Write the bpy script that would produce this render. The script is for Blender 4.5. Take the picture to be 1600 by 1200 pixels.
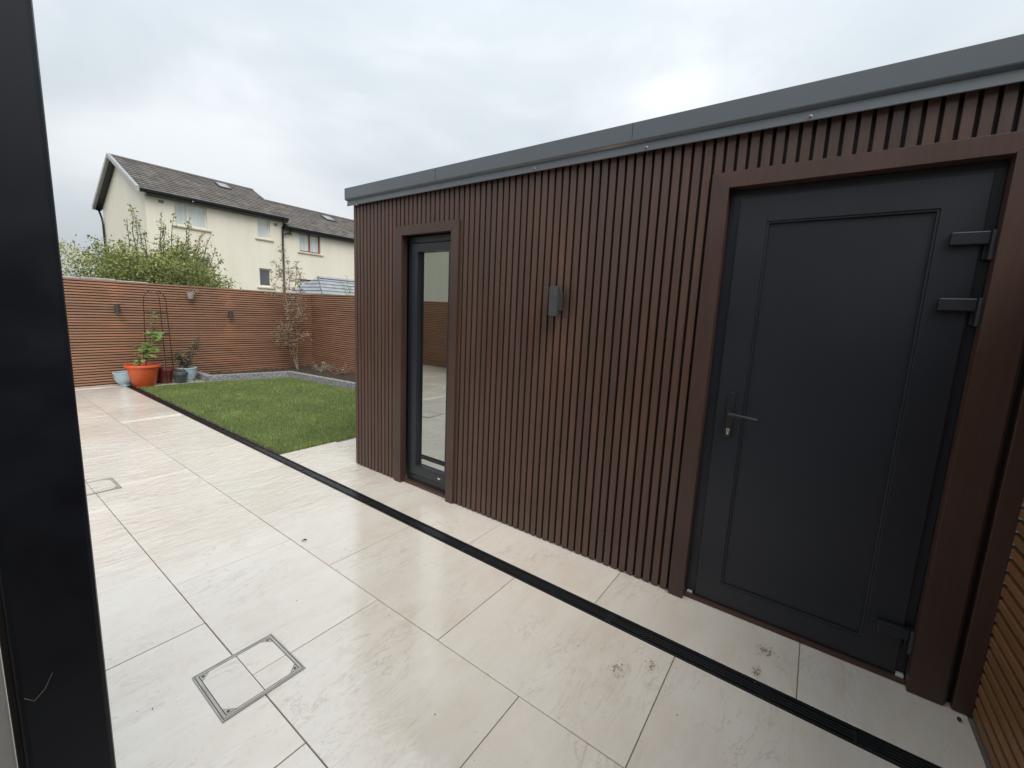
import bpy, bmesh, math, random
import numpy as np
from mathutils import Vector, Matrix
for o in list(bpy.data.objects): bpy.data.objects.remove(o)
scene = bpy.context.scene
COL = scene.collection
rnd = random.Random(7); rng = np.random.default_rng(7)
PI = math.pi
# ---------------------------------------------------------------- camera
F = 654.01; YAW, PITCH, ROLL = 0.9605, -0.1464, 0.0484
CAM = Vector((-2.2794, -0.0072, 1.505)); PPX, PPY = 14.95, -12.33
fw = Vector((math.sin(YAW)*math.cos(PITCH), math.cos(YAW)*math.cos(PITCH), math.sin(PITCH)))
rt = Vector((math.cos(YAW), -math.sin(YAW), 0)); up = rt.cross(fw)
r2 = math.cos(ROLL)*rt + math.sin(ROLL)*up; u2 = -math.sin(ROLL)*rt + math.cos(ROLL)*up
cd = bpy.data.cameras.new('camera'); cam = bpy.data.objects.new('camera', cd); COL.objects.link(cam)
m = Matrix((r2, u2, -fw)).transposed().to_4x4(); m.translation = CAM; cam.matrix_world = m
cd.sensor_width = 36; cd.lens = 36*F/1600; cd.shift_x = -PPX/1600; cd.shift_y = PPY/1600
cd.clip_start = 0.05; cd.clip_end = 2000
scene.camera = cam
# ---------------------------------------------------------------- sky, sun, exposure
SUN_EL, SUN_AZ = math.radians(52), math.radians(212)     # azimuth from +y towards +x
w = bpy.data.worlds.new('World'); scene.world = w; w.use_nodes = True
nt = w.node_tree; nt.nodes.clear()
def wn(t, **k):
    n = nt.nodes.new(t)
    for a, b in k.items(): setattr(n, a, b)
    return n
wo = wn('ShaderNodeOutputWorld'); bg = wn('ShaderNodeBackground'); tc = wn('ShaderNodeTexCoord')
sky = wn('ShaderNodeTexSky', sky_type='NISHITA'); sky.sun_disc = False
sky.sun_elevation = SUN_EL; sky.sun_rotation = SUN_AZ; sky.dust_density = 3
mp = wn('ShaderNodeMapping'); mp.inputs['Scale'].default_value = (1.0, 1.0, 2.2); mp.inputs['Rotation'].default_value = (0, 0, 0.6)
nz = wn('ShaderNodeTexNoise'); nz.inputs['Scale'].default_value = 1.9; nz.inputs['Detail'].default_value = 5; nz.inputs['Roughness'].default_value = 0.5; nz.inputs['Distortion'].default_value = 0.35
cr = wn('ShaderNodeValToRGB'); e = cr.color_ramp.elements
e[0].position = 0.32; e[0].color = (0.390, 0.430, 0.457, 1); e[1].position = 0.68; e[1].color = (0.585, 0.605, 0.618, 1)
el = cr.color_ramp.elements.new(0.5); el.color = (0.452, 0.487, 0.511, 1)
scl = wn('ShaderNodeVectorMath', operation='SCALE'); scl.inputs['Scale'].default_value = 0.10
mx = wn('ShaderNodeMix', data_type='RGBA'); mx.inputs[0].default_value = 0.92
L = nt.links.new
L(tc.outputs['Generated'], mp.inputs['Vector']); L(mp.outputs[0], nz.inputs['Vector']); L(nz.outputs['Fac'], cr.inputs[0])
L(sky.outputs[0], scl.inputs[0]); L(scl.outputs[0], mx.inputs[6]); L(cr.outputs[0], mx.inputs[7])
sep = wn('ShaderNodeSeparateXYZ'); L(tc.outputs['Generated'], sep.inputs[0])
# overcast sky: brightness rises smoothly from horizon to zenith (CIE overcast shape, softened)
gr = wn('ShaderNodeMapRange'); gr.inputs[1].default_value = 0; gr.inputs[2].default_value = 1; gr.inputs[3].default_value = 0.82; gr.inputs[4].default_value = 1.80; L(sep.outputs[2], gr.inputs[0])
L(mx.outputs[2], bg.inputs['Color']); L(gr.outputs[0], bg.inputs['Strength']); L(bg.outputs[0], wo.inputs[0])
sd = bpy.data.lights.new('sun', 'SUN'); so = bpy.data.objects.new('sun', sd); COL.objects.link(so)
sd.energy = 1.5; sd.angle = math.radians(40); sd.color = (1, 0.97, 0.92)
sdir = Vector((math.sin(SUN_AZ)*math.cos(SUN_EL), math.cos(SUN_AZ)*math.cos(SUN_EL), math.sin(SUN_EL)))
so.rotation_euler = sdir.to_track_quat('Z', 'Y').to_euler(); so.location = (0, 0, 30)
vs = scene.view_settings; vs.view_transform = 'Standard'; vs.look = 'None'; vs.gamma = 1; vs.use_curve_mapping = False
vs.exposure = 0.58
# ---------------------------------------------------------------- materials
class N:
    def __init__(s, name):
        s.m = bpy.data.materials.new(name); s.m.use_nodes = True; s.t = s.m.node_tree
        s.p = s.t.nodes['Principled BSDF']; s.out = s.t.nodes['Material Output']
    def n(s, t, ins=None, **k):
        x = s.t.nodes.new(t)
        for a, b in k.items(): setattr(x, a, b)
        for a, b in (ins or {}).items():
            if isinstance(b, bpy.types.NodeSocket): s.t.links.new(b, x.inputs[a])
            else: x.inputs[a].default_value = b
        return x
    def set(s, **k):
        for a, b in k.items():
            i = s.p.inputs[a.replace('_', ' ')]
            if isinstance(b, bpy.types.NodeSocket): s.t.links.new(b, i)
            else: i.default_value = b
        return s
    def coord(s, scale=(1,1,1), rot=(0,0,0), which='Object', jitter=False):
        c = s.n('ShaderNodeTexCoord').outputs[which]
        if jitter:
            oi = s.n('ShaderNodeObjectInfo').outputs['Random']
            mu = s.n('ShaderNodeMath', {0: oi, 1: 37.0}, operation='MULTIPLY').outputs[0]
            cb = s.n('ShaderNodeCombineXYZ', {0: mu, 1: mu, 2: mu}).outputs[0]
            c = s.n('ShaderNodeVectorMath', {0: c, 1: cb}, operation='ADD').outputs[0]
        return s.n('ShaderNodeMapping', {'Vector': c, 'Scale': scale, 'Rotation': rot}).outputs[0]
    def noise(s, v, scale, detail=4, rough=.55, dist=0):
        return s.n('ShaderNodeTexNoise', {'Vector': v, 'Scale': scale, 'Detail': detail, 'Roughness': rough, 'Distortion': dist}).outputs['Fac']
    def ramp(s, f, stops):
        r = s.n('ShaderNodeValToRGB', {0: f}); e = r.color_ramp.elements
        while len(e) < len(stops): e.new(0.5)
        for x, (p, c) in zip(e, stops): x.position = p; x.color = (*c, 1) if len(c) == 3 else c
        return r.outputs[0]
    def mix(s, f, a, b, bt='MIX'):
        x = s.n('ShaderNodeMix', data_type='RGBA', blend_type=bt)
        for i, v in ((0, f), (6, a), (7, b)):
            if isinstance(v, bpy.types.NodeSocket): s.t.links.new(v, x.inputs[i])
            else: x.inputs[i].default_value = v if i == 0 else (*v, 1)
        return x.outputs[2]
    def bump(s, h, strength=.3, dist=.01, normal=None):
        ins = {'Height': h, 'Strength': strength, 'Distance': dist}
        if normal is not None: ins['Normal'] = normal
        return s.n('ShaderNodeBump', ins).outputs[0]
    def mr(s, f, a, b, c, d):
        return s.n('ShaderNodeMapRange', {0: f, 1: a, 2: b, 3: c, 4: d}).outputs[0]
def flat(name, col, rough=.5, var=.12, scale=6, metal=0, bump=.0, jitter=True, rv=.08):
    k = N(name); v = k.coord(jitter=jitter); f = k.noise(v, scale)
    c = k.ramp(f, [(.3, tuple(x*(1-var) for x in col)), (.7, tuple(x*(1+var) for x in col))])
    k.set(Base_Color=c, Roughness=k.mr(k.noise(v, scale*(4 if rv == .08 else 1.5), 2), .3, .7, max(.02, rough-rv), rough+rv), Metallic=metal)
    if bump: k.set(Normal=k.bump(k.noise(v, scale*12), bump, .004))
    return k.m
M = {}
# porcelain paving, wet
def tile_mat():
    k = N('wet_porcelain')
    v = k.coord(jitter=True); vs_ = k.coord((1.0, 3.6, 1), (0, 0, .55), jitter=True)
    big = k.noise(v, 1.7, 5, .6, .8); st = k.noise(vs_, 1.6, 8, .64, 1.3); fine = k.noise(v, 55, 5, .65)
    c = k.ramp(st, [(.28, (.66, .57, .47)), (.42, (.745, .67, .58)), (.56, (.78, .72, .635)), (.72, (.81, .765, .695))])
    c2 = k.ramp(big, [(.30, (.68, .585, .485)), (.50, (.755, .685, .595)), (.70, (.80, .75, .675))])
    c = k.mix(.5, c, c2)
    def ridge(vec, scale, det, w_, dist):
        n_ = k.noise(vec, scale, det, .6, dist)
        d_ = k.n('ShaderNodeMath', {0: n_, 1: .5}, operation='SUBTRACT').outputs[0]
        a_ = k.n('ShaderNodeMath', {0: d_}, operation='ABSOLUTE').outputs[0]
        return k.mr(a_, 0, w_, 1, 0)
    def mul(a_, b_): return k.n('ShaderNodeMath', {0: a_, 1: b_}, operation='MULTIPLY').outputs[0]
    patch = k.mr(k.noise(v, 2.6, 3), .48, .62, 0, .65)
    c = k.mix(mul(ridge(vs_, 2.1, 6, .016, 1.6), patch), c, (.52, .43, .34))
    patch2 = k.mr(k.noise(k.coord((1.3, 1.3, 1.3), jitter=True), 2.2, 3), .40, .56, .5, 0)
    c = k.mix(mul(ridge(k.coord((1.0, 4.4, 1), (0, 0, .48), jitter=True), 1.5, 5, .045, 1.2), patch2), c, (.80, .77, .70))
    stain = mul(k.mr(k.noise(v, 9, 6, .75), .52, .68, 0, .34), k.mr(k.noise(v, 1.3, 2), .45, .6, 0, 1))
    c = k.mix(stain, c, (.50, .40, .30))
    c = k.mix(k.mr(fine, .60, .74, 0, .40), c, (.46, .37, .28))
    oi = k.n('ShaderNodeObjectInfo').outputs['Random']
    c = k.mix(1.0, c, k.ramp(oi, [(0, (.93, .925, .92)), (1, (1.0, 1.0, 1.0))]), 'MULTIPLY')
    geo = k.n('ShaderNodeNewGeometry').outputs['Position']
    gm = k.n('ShaderNodeMapping', {'Vector': geo, 'Scale': (1, 1, 1)}).outputs[0]
    riv = k.noise(k.n('ShaderNodeMapping', {'Vector': geo, 'Scale': (5, 9, 1), 'Rotation': (0, 0, .5)}).outputs[0], 1.6, 6, .6, .6)
    rip = k.noise(gm, 26, 3, .5, .4)
    wet = k.noise(gm, 1.1, 4, .55, .5)
    h = k.n('ShaderNodeMath', {0: riv, 1: k.mr(rip, 0, 1, 0, .09)}, operation='ADD').outputs[0]
    sy = k.n('ShaderNodeSeparateXYZ', {0: geo}).outputs[1]
    # riven slate-like relief that shows where the water film is thin
    rip2 = k.noise(k.n('ShaderNodeMapping', {'Vector': geo, 'Scale': (3.2, 9, 1), 'Rotation': (0, 0, -.30)}).outputs[0], 1.5, 5, .62, 1.4)
    pud = mul(k.mr(wet, .36, .52, .30, 1), k.mr(sy, 2.6, 4.0, .06, 1.0))
    b1 = k.bump(h, .32, .0045)
    b2 = k.bump(fine, .18, .001, b1)
    k.set(Base_Color=c, Roughness=k.mr(wet, .35, .65, .30, .50), Normal=b2, Coat_Weight=1.0,
          Coat_Roughness=k.mr(wet, .50, .75, .008, .05), Coat_IOR=2.0, Coat_Normal=k.bump(rip2, pud, .040, k.bump(h, .045, .0045)))
    return k.m
M['tile'] = tile_mat()
M['grout'] = flat('grout', (.15, .125, .10), .8, .2, 30)
def slat_mat(name, a, b, rough, axis):
    k = N(name); s = {'z': (30, 30, .8), 'x': (.8, 30, 30), 'y': (30, .8, 30)}[axis]
    v = k.coord(s, jitter=True); f = k.noise(v, 2.2, 6, .65)
    fine = k.noise(k.coord(tuple(q*5 for q in s), jitter=True), 3, 4, .6)
    big = k.noise(k.coord(jitter=True), 1.7, 3)
    c = k.ramp(f, [(.28, a), (.72, b)])
    c = k.mix(k.mr(fine, .35, .7, 0, .35), c, tuple(x*.72 for x in a))
    oi = k.n('ShaderNodeObjectInfo').outputs['Random']
    c = k.mix(1, c, k.ramp(oi, [(0, (.91, .915, .93)), (.5, (1, .985, .97)), (1, (1.08, 1.035, 1.0))]), 'MULTIPLY')
    c = k.mix(k.mr(big, .5, .75, 0, .30), c, tuple(x*1.25 for x in b))
    lo = k.noise(k.coord((4, 4, .9) if axis == 'z' else (1, 1, 1), jitter=True), 1.1, 4, .6)
    c = k.mix(k.mr(lo, .48, .72, 0, .55), c, (b[0]*1.22, b[1]*.98, b[2]*.85))
    k.set(Base_Color=c, Roughness=k.mr(big, .3, .7, rough-.07, rough+.09), Normal=k.bump(fine, .25, .001), Specular_IOR_Level=.45)
    return k.m
M['slat'] = slat_mat('composite_slat', (.060, .034, .0255), (.092, .054, .041), .38, 'z')
M['surround'] = slat_mat('composite_surround', (.054, .030, .0235), (.072, .041, .0325), .36, 'z')
M['fence'] = slat_mat('fence_slat', (.255, .138, .085), (.375, .213, .138), .5, 'x')
M['fence_y'] = slat_mat('fence_slat_side', (.255, .138, .085), (.375, .213, .138), .5, 'y')
M['fence_near'] = slat_mat('fence_slat_golden_shaded', (.150, .072, .030), (.235, .120, .052), .5, 'x')  # golden slats, with the near corner's shade darkened into the colour
M['black'] = flat('black_batten', (.009, .009, .010), .6, .2)
M['anth'] = flat('anthracite_paint', (.0145, .0172, .0240), .36, .08, 1.2, rv=.05)
M['anth2'] = flat('anthracite_frame', (.0150, .0182, .0245), .36, .06, 1.2, rv=.04)
M['fascia'] = flat('fascia_steel', (.094, .110, .124), .34, .06, 2, rv=.03)
M['trim'] = flat('flashing_steel', (.092, .106, .118), .48, .05, 2)
M['metal'] = flat('zinc_screw', (.28, .28, .29), .45, .1, 30, metal=.9)
M['postdark'] = flat('dark_powder_coat', (.0058, .0082, .0140), .42, .25, 4)
M['white'] = flat('white_upvc', (.62, .62, .59), .4, .08, 8)
M['drain'] = flat('black_polymer', (.022, .023, .024), .20, .1, 8, rv=.03)
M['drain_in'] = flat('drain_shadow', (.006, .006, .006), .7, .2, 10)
M['steel'] = flat('cover_frame_metal', (.44, .42, .385), .42, .15, 25, metal=.3)
M['dark_metal'] = flat('cover_seal', (.075, .068, .06), .6, .2, 25)
M['brass'] = flat('lock_brass', (.55, .50, .38), .35, .1, 30, metal=.6)
M['soil'] = flat('damp_soil', (.045, .030, .021), .9, .45, 14, bump=.9)
M['earth'] = flat('earth', (.06, .065, .035), .9, .3, 3, bump=.3)
M['kerb'] = N('granite_kerb')
k = M['kerb']; v = k.coord(jitter=True)
k.set(Base_Color=k.ramp(k.noise(v, 55, 3, .7), [(.38, (.10, .10, .105)), (.5, (.23, .23, .235)), (.64, (.46, .46, .46))]), Roughness=.75, Normal=k.bump(k.noise(v, 60, 3), .5, .004))
M['kerb'] = k.m
k = N('pebbledash'); v = k.coord(); vo = k.n('ShaderNodeTexVoronoi', {'Vector': v, 'Scale': 110.0})
k.set(Base_Color=k.ramp(vo.outputs['Color'], [(.2, (.22, .21, .19)), (.8, (.46, .43, .39))]), Roughness=.85, Normal=k.bump(vo.outputs['Distance'], -.9, .01)); M['pebble'] = k.m
k = N('cream_render'); v = k.coord(); st = k.noise(k.coord((1.6, 1.6, .22)), .9, 5, .6); 
c = k.ramp(st, [(.3, (.77, .71, .585)), (.55, (.83, .775, .655)), (.8, (.85, .805, .70))])
c = k.mix(k.mr(k.noise(v, 2.4, 6, .7), .58, .78, 0, .25), c, (.64, .57, .45))
k.set(Base_Color=c, Roughness=.85, Normal=k.bump(k.noise(v, 60, 4), .35, .01)); M['render'] = k.m
k = N('concrete_roof_tile'); v = k.coord()
c = k.ramp(k.noise(v, 2.0, 7, .7), [(.30, (.075, .066, .059)), (.52, (.150, .135, .122)), (.74, (.24, .218, .192))])
br = k.n('ShaderNodeTexBrick', {'Vector': k.coord(which='UV'), 'Color1': (.72, .72, .72, 1), 'Color2': (1.15, 1.12, 1.08, 1), 'Mortar': (.35, .35, .35, 1), 'Scale': 1.0, 'Mortar Size': .015, 'Brick Width': .33, 'Row Height': .30})
c = k.mix(1, c, br.outputs['Color'], 'MULTIPLY')
c = k.mix(k.mr(k.noise(v, 5, 5, .7), .60, .72, 0, .7), c, (.17, .155, .085))
k.set(Base_Color=c, Roughness=.8, Normal=k.bump(k.noise(v, 20, 4), .4, .02)); M['roof'] = k.m
M['verge'] = flat('verge_cap_grey', (.42, .42, .43), .6, .2, 5)
M['soffit'] = flat('black_gutter', (.014, .015, .018), .35, .2, 6)
M['slate'] = flat('blue_slate', (.27, .288, .305), .45, .2, 4, bump=.2)
M['ridge'] = flat('ridge_tile', (.10, .09, .08), .8, .3, 5)
M['cream_frame'] = flat('cream_window_frame', (.78, .75, .66), .4, .05)
M['red_frame'] = flat('red_wood_frame', (.30, .075, .035), .45, .15)
M['sill'] = flat('stone_sill', (.56, .52, .43), .8, .12, 6)
M['vent'] = flat('vent_grille', (.26, .22, .17), .7, .15, 30)
k = N('curtained_glass'); v = k.coord((2.5, 2.5, .3))
k.set(Base_Color=k.ramp(k.noise(v, 2, 4), [(.3, (.52, .57, .57)), (.7, (.70, .74, .73))]), Roughness=.06, Coat_Weight=.6, Coat_Roughness=.02); M['pane_light'] = k.m
k = N('dim_glass'); k.set(Base_Color=(.07, .08, .09, 1), Roughness=.04, Coat_Weight=1.0, Coat_Roughness=.02); M['pane_dark'] = k.m
# garden-room glass: clear pane with a solar coating that mirrors strongly
k = N('solar_glass'); fr = k.n('ShaderNodeFresnel', {'IOR': 1.5}).outputs[0]
f = k.mr(fr, .04, 1, .62, 1.0); gl = k.n('ShaderNodeBsdfGlossy', {'Roughness': .006, 'Color': (.80, .84, .80, 1)}); tr = k.n('ShaderNodeBsdfTransparent', {'Color': (.48, .52, .50, 1)})
ms = k.n('ShaderNodeMixShader', {0: f, 1: tr.outputs[0], 2: gl.outputs[0]}); k.t.links.new(ms.outputs[0], k.out.inputs[0]); M['glass'] = k.m
M['room'] = flat('room_plaster', (.30, .30, .30), .8, .05)
M['room_floor'] = flat('room_floor', (.34, .33, .31), .6, .1)
M['lamp'] = flat('lamp_grey', (.052, .054, .056), .42, .06, 10)
def emit(name, col, s):
    k = N(name); k.set(Base_Color=(.8, .8, .8, 1), Emission_Color=(*col, 1), Emission_Strength=s); return k.m
M['glow'] = emit('lamp_lens', (1, .80, .55), 2.2)
def leaf_mat(name, a, b, c=None, rough=.5):
    k = N(name); at = k.n('ShaderNodeAttribute', attribute_name='tone').outputs['Fac']
    st = [(0, a), (.6, b)] + ([(1, c)] if c else [])
    k.set(Base_Color=k.ramp(at, st), Roughness=rough)
    dif = k.n('ShaderNodeBsdfTranslucent', {'Color': k.ramp(at, st)})
    ms = k.n('ShaderNodeMixShader', {0: .28, 1: k.p.outputs[0], 2: dif.outputs[0]}); k.t.links.new(ms.outputs[0], k.out.inputs[0])
    return k.m
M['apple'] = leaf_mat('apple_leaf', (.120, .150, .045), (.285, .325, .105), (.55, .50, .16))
M['hedge'] = leaf_mat('yellow_hedge_leaf', (.22, .23, .03), (.42, .39, .05), (.52, .46, .08))
M['vine'] = leaf_mat('vine_leaf', (.085, .150, .028), (.165, .265, .055), (.30, .37, .09))
M['darkleaf'] = leaf_mat('dull_leaf', (.050, .056, .034), (.12, .12, .075), (.26, .25, .17))
M['brownleaf'] = leaf_mat('bronze_leaf', (.14, .11, .070), (.31, .245, .16), (.50, .42, .28))
M['palestem'] = leaf_mat('pale_leaf', (.20, .20, .15), (.34, .34, .27), (.48, .47, .40))
M['limeleaf'] = leaf_mat('lime_leaf', (.20, .28, .06), (.33, .42, .12), (.45, .5, .2))
M['grass'] = leaf_mat('grass_blade', (.105, .155, .034), (.270, .355, .098), (.52, .55, .23), .45)
M['bark'] = flat('bark', (.10, .075, .055), .85, .3, 20)
M['palebark'] = flat('pale_bark', (.30, .235, .175), .8, .2, 20)
M['turf'] = flat('turf_base', (.07, .095, .028), .9, .4, 20, bump=.5)
M['orange'] = flat('orange_plastic', (.62, .105, .032), .45, .08, 5)
M['red'] = flat('maroon_plastic', (.135, .030, .022), .45, .12, 8)
M['blue'] = flat('pale_blue_glaze', (.36, .48, .54), .3, .07, 6)
M['grey_pot'] = flat('grey_plastic', (.075, .082, .085), .5, .1, 10)
M['stone_pot'] = flat('pale_stone_pot', (.40, .38, .34), .7, .12, 20)
M['iron'] = flat('brown_iron', (.028, .018, .015), .5, .3, 20)
M['rustiron'] = flat('pale_worn_iron', (.20, .15, .12), .5, .3, 20)
M['mud'] = flat('dried_mud', (.36, .27, .185), .9, .3, 60)
M['blackbit'] = flat('dark_scrap', (.02, .017, .016), .7, .2, 60)
M['coping'] = flat('mortar_coping', (.33, .32, .29), .85, .25, 12, bump=.5)
# ---------------------------------------------------------------- mesh helpers
class MB:
    def __init__(s): s.v = []; s.f = []
    def add(s, vs_, fs):
        n = len(s.v); s.v += [tuple(q) for q in vs_]; s.f += [tuple(i+n for i in f) for f in fs]; return s
    def box(s, x0, x1, y0, y1, z0, z1):
        return s.add([(x0,y0,z0),(x1,y0,z0),(x1,y1,z0),(x0,y1,z0),(x0,y0,z1),(x1,y0,z1),(x1,y1,z1),(x0,y1,z1)],
                     [(3,2,1,0),(4,5,6,7),(0,1,5,4),(1,2,6,5),(2,3,7,6),(3,0,4,7)])
    def prism(s, prof, a, b, axis):
        """extrude a closed 2-D profile along an axis ('x': (y,z), 'y': (x,z), 'z': (x,y))"""
        P = {'x': lambda p, t: (t, p[0], p[1]), 'y': lambda p, t: (p[0], t, p[1]), 'z': lambda p, t: (p[0], p[1], t)}[axis]
        n = len(prof); vs_ = [P(p, a) for p in prof] + [P(p, b) for p in prof]
        return s.add(vs_, [tuple(range(n))[::-1], tuple(range(n, 2*n))] + [(i, (i+1) % n, (i+1) % n+n, i+n) for i in range(n)])
    def lathe(s, prof, c=(0,0,0), seg=28, sy=1, cap=True):
        n = len(prof); vs_ = []; fs = []
        for r, z in prof:
            for i in range(seg):
                a = 2*PI*i/seg; vs_.append((c[0]+r*math.cos(a), c[1]+sy*r*math.sin(a), c[2]+z))
        for j in range(n-1):
            for i in range(seg):
                k_ = (i+1) % seg; fs.append((j*seg+i, j*seg+k_, (j+1)*seg+k_, (j+1)*seg+i))
        if cap: fs.append(tuple(range(seg))[::-1]); fs.append(tuple(range((n-1)*seg, n*seg)))
        return s.add(vs_, fs)
    def tube(s, pts, r, seg=6):
        pts = [Vector(p) for p in pts]; n = len(pts); rs = r if isinstance(r, (list, tuple)) else [r]*n
        vs_ = []; fs = []
        for i, p in enumerate(pts):
            t = (pts[min(i+1, n-1)]-pts[max(i-1, 0)]).normalized()
            a = t.cross(Vector((0, 0, 1)));
            if a.length < .05: a = t.cross(Vector((1, 0, 0)))
            a.normalize(); b = t.cross(a)
            for q in range(seg):
                an = 2*PI*q/seg; vs_.append(p+rs[i]*(math.cos(an)*a+math.sin(an)*b))
        for i in range(n-1):
            for q in range(seg):
                k_ = (q+1) % seg; fs.append((i*seg+q, i*seg+k_, (i+1)*seg+k_, (i+1)*seg+q))
        fs.append(tuple(range(seg))[::-1]); fs.append(tuple(range((n-1)*seg, n*seg)))
        return s.add(vs_, fs)
    def mesh(s, name, smooth=False):
        me = bpy.data.meshes.new(name); me.from_pydata(s.v, [], s.f)
        bm = bmesh.new(); bm.from_mesh(me); bmesh.ops.recalc_face_normals(bm, faces=bm.faces); bm.to_mesh(me); bm.free()
        if smooth:
            me.polygons.foreach_set('use_smooth', [True]*len(me.polygons))
        return me
    def build(s, name, mat, parent=None, smooth=False, bevel=0, loc=None):
        return link(name, s.mesh(name, smooth), mat, parent, bevel, loc, smooth)
def link(name, me, mat, parent=None, bevel=0, loc=None, smooth=False):
    o = bpy.data.objects.new(name, me); COL.objects.link(o)
    if mat is not None and not me.materials: me.materials.append(M[mat])
    if parent is not None: o.parent = parent
    if loc: o.location = loc
    if bevel:
        b = o.modifiers.new('bevel', 'BEVEL'); b.width = bevel; b.segments = 2; b.limit_method = 'ANGLE'; b.angle_limit = .6
    if smooth:
        es = o.modifiers.new('split', 'EDGE_SPLIT'); es.split_angle = .7
    return o
def tag(o, label, cat, group=None, kind=None):
    if label: o['label'] = label
    if cat: o['category'] = cat
    if group: o['group'] = group
    if kind: o['kind'] = kind
    return o
def thing(name, label, cat, loc=(0,0,0), group=None, kind=None):
    o = bpy.data.objects.new(name, None); COL.objects.link(o); o.location = loc; o.empty_display_size = .1
    return tag(o, label, cat, group, kind)
def struct(o): o['kind'] = 'structure'; return o
def bx(name, mat, parent, *b, bevel=0): return MB().box(*b).build(name, mat, parent, bevel=bevel)
def leaves(name, mat, parent, pts, size, seed=1, droop=.3, aspect=.55, dirs=None, shape='diamond', tones=None):
    g = np.random.default_rng(seed); pts = np.asarray(pts, float); n = len(pts)
    d = g.normal(size=(n, 3)) if dirs is None else np.asarray(dirs)+g.normal(size=(n, 3))*.35
    d[:, 2] -= droop; d /= np.linalg.norm(d, axis=1)[:, None]
    h = g.normal(size=(n, 3)); wv = np.cross(d, h); wv /= np.linalg.norm(wv, axis=1)[:, None]
    nv = np.cross(d, wv)
    sz = size*g.uniform(.6, 1.25, n)[:, None]
    a = pts; tip = pts+d*sz; mid = pts+d*sz*.45+nv*sz*.05
    l = mid+wv*sz*aspect*.5+nv*sz*.10; r = mid-wv*sz*aspect*.5+nv*sz*.10
    V = np.stack([a, l, tip, r, mid], 1).reshape(-1, 3); idx = np.arange(n)*5
    T = np.stack([idx, idx+4, idx+1, idx+1, idx+4, idx+2, idx, idx+3, idx+4, idx+3, idx+2, idx+4], 1).reshape(-1, 3)
    me = bpy.data.meshes.new(name); me.from_pydata(V.tolist(), [], T.tolist())
    t = (g.beta(2, 2.2, n) if tones is None else tones)
    at = me.attributes.new('tone', 'FLOAT', 'POINT'); at.data.foreach_set('value', np.repeat(t, 5).astype(np.float32))
    return link(name, me, mat, parent)
# ---------------------------------------------------------------- ground and paving
ground = struct(bx('ground', 'earth', None, -150, 150, -150, 150, -.30, -.12))
TW, TL, J = .600, .9067, .004
XD0, XD1 = -.4450, -.3580
patio = tag(thing('patio', 'wet cream porcelain paving with dark joints around the garden room', None), None, None, kind='structure')
del patio['label']
bed_ = MB().box(-5.5, XD0, -.70, 9.70, -.10, -.0035).box(XD1, 2.95, -.70, 4.2515, -.10, -.0035).box(XD1, .60, 9.0985, 9.70, -.10, -.0035).build('mortar_bed', 'grout', patio)
tmesh = {}
def tile(x0, x1, y0, y1):
    w_, l_ = round(x1-x0-J, 4), round(y1-y0-J, 4)
    if w_ < .03 or l_ < .03: return
    key = (w_, l_)
    if key not in tmesh:
        b = .0012; mb = MB()
        mb.add([(-w_/2,-l_/2,-.02),(w_/2,-l_/2,-.02),(w_/2,l_/2,-.02),(-w_/2,l_/2,-.02),
                (-w_/2,-l_/2,-b),(w_/2,-l_/2,-b),(w_/2,l_/2,-b),(-w_/2,l_/2,-b),
                (-w_/2+b,-l_/2+b,0),(w_/2-b,-l_/2+b,0),(w_/2-b,l_/2-b,0),(-w_/2+b,l_/2-b,0)],
               [(0,1,5,4),(1,2,6,5),(2,3,7,6),(3,0,4,7),(4,5,9,8),(5,6,10,9),(6,7,11,10),(7,4,8,11),(8,9,10,11)])
        tmesh[key] = mb.mesh('paving_tile')
    o = link('paving_tile', tmesh[key], 'tile', patio); o.location = ((x0+x1)/2, (y0+y1)/2, rnd.uniform(-.0006, .0006))
    o.rotation_euler = (rnd.uniform(-.0004, .0004), rnd.uniform(-.0004, .0004), 0)
def row(x0, x1, ya, lo, hi):
    k0 = math.floor((lo-ya)/TL); y = ya+k0*TL
    while y < hi-.01:
        a, b = max(y, lo), min(y+TL, hi)
        if b-a > .05: tile(x0, x1, a, b)
        y += TL
offs = [3.0675, 2.6037, 3.084, 2.6037]
x = XD0-.002
for i in range(9):
    x0 = max(x-TW-.0015, -5.5)
    row(x0, x, offs[i] if i < 4 else offs[2+i % 2], -.68, 9.66)
    x = x0
LAWN0, LAWN1 = 4.25, 9.10
row(XD1+.002, .242, 1.6984, -.68, LAWN0)
xx = .242
for i in range(5):
    row(xx, min(xx+TW, 2.9), 3.30+.45*(i % 2), 3.40, LAWN0); xx += TW
row(XD1+.002, .242, 9.12-TL, LAWN1, 9.66); tile(.242, .60, LAWN1, 9.66)
# muddy marks and scraps on the tiles
def smudge(cx, cy, rx, ry, n, label, seed):
    g = random.Random(seed); mb = MB()
    for i in range(n):
        px, py = cx+g.gauss(0, rx*.45), cy+g.gauss(0, ry*.45); s = g.uniform(.001, .0022)*(2.2 if g.random() < .12 else 1)
        q = [(px+s*g.uniform(.5, 1.2)*math.cos(t)*1.5, py+s*g.uniform(.4, 1.1)*math.sin(t)) for t in np.linspace(0, 2*PI, 7)[:-1]]
        mb.prism(q, .0010, .0016, 'z')
    return tag(mb.build('mud_mark', 'mud'), label, 'mud', kind='stuff')
smudge(-.150, .015, .045, .035, 126, 'brown muddy footprint flecks on the paving just outside the door', 1)
smudge(-.310, .035, .04, .02, 78, 'small mud flecks on the paving beside the drain near the door', 2)
smudge(-.675, .53, .05, .035, 72, 'brown mud smear on the large tile left of the drain', 3)
smudge(-.575, .415, .05, .035, 66, 'mud flecks crossing the tile joint beside the drain', 4)
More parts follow.
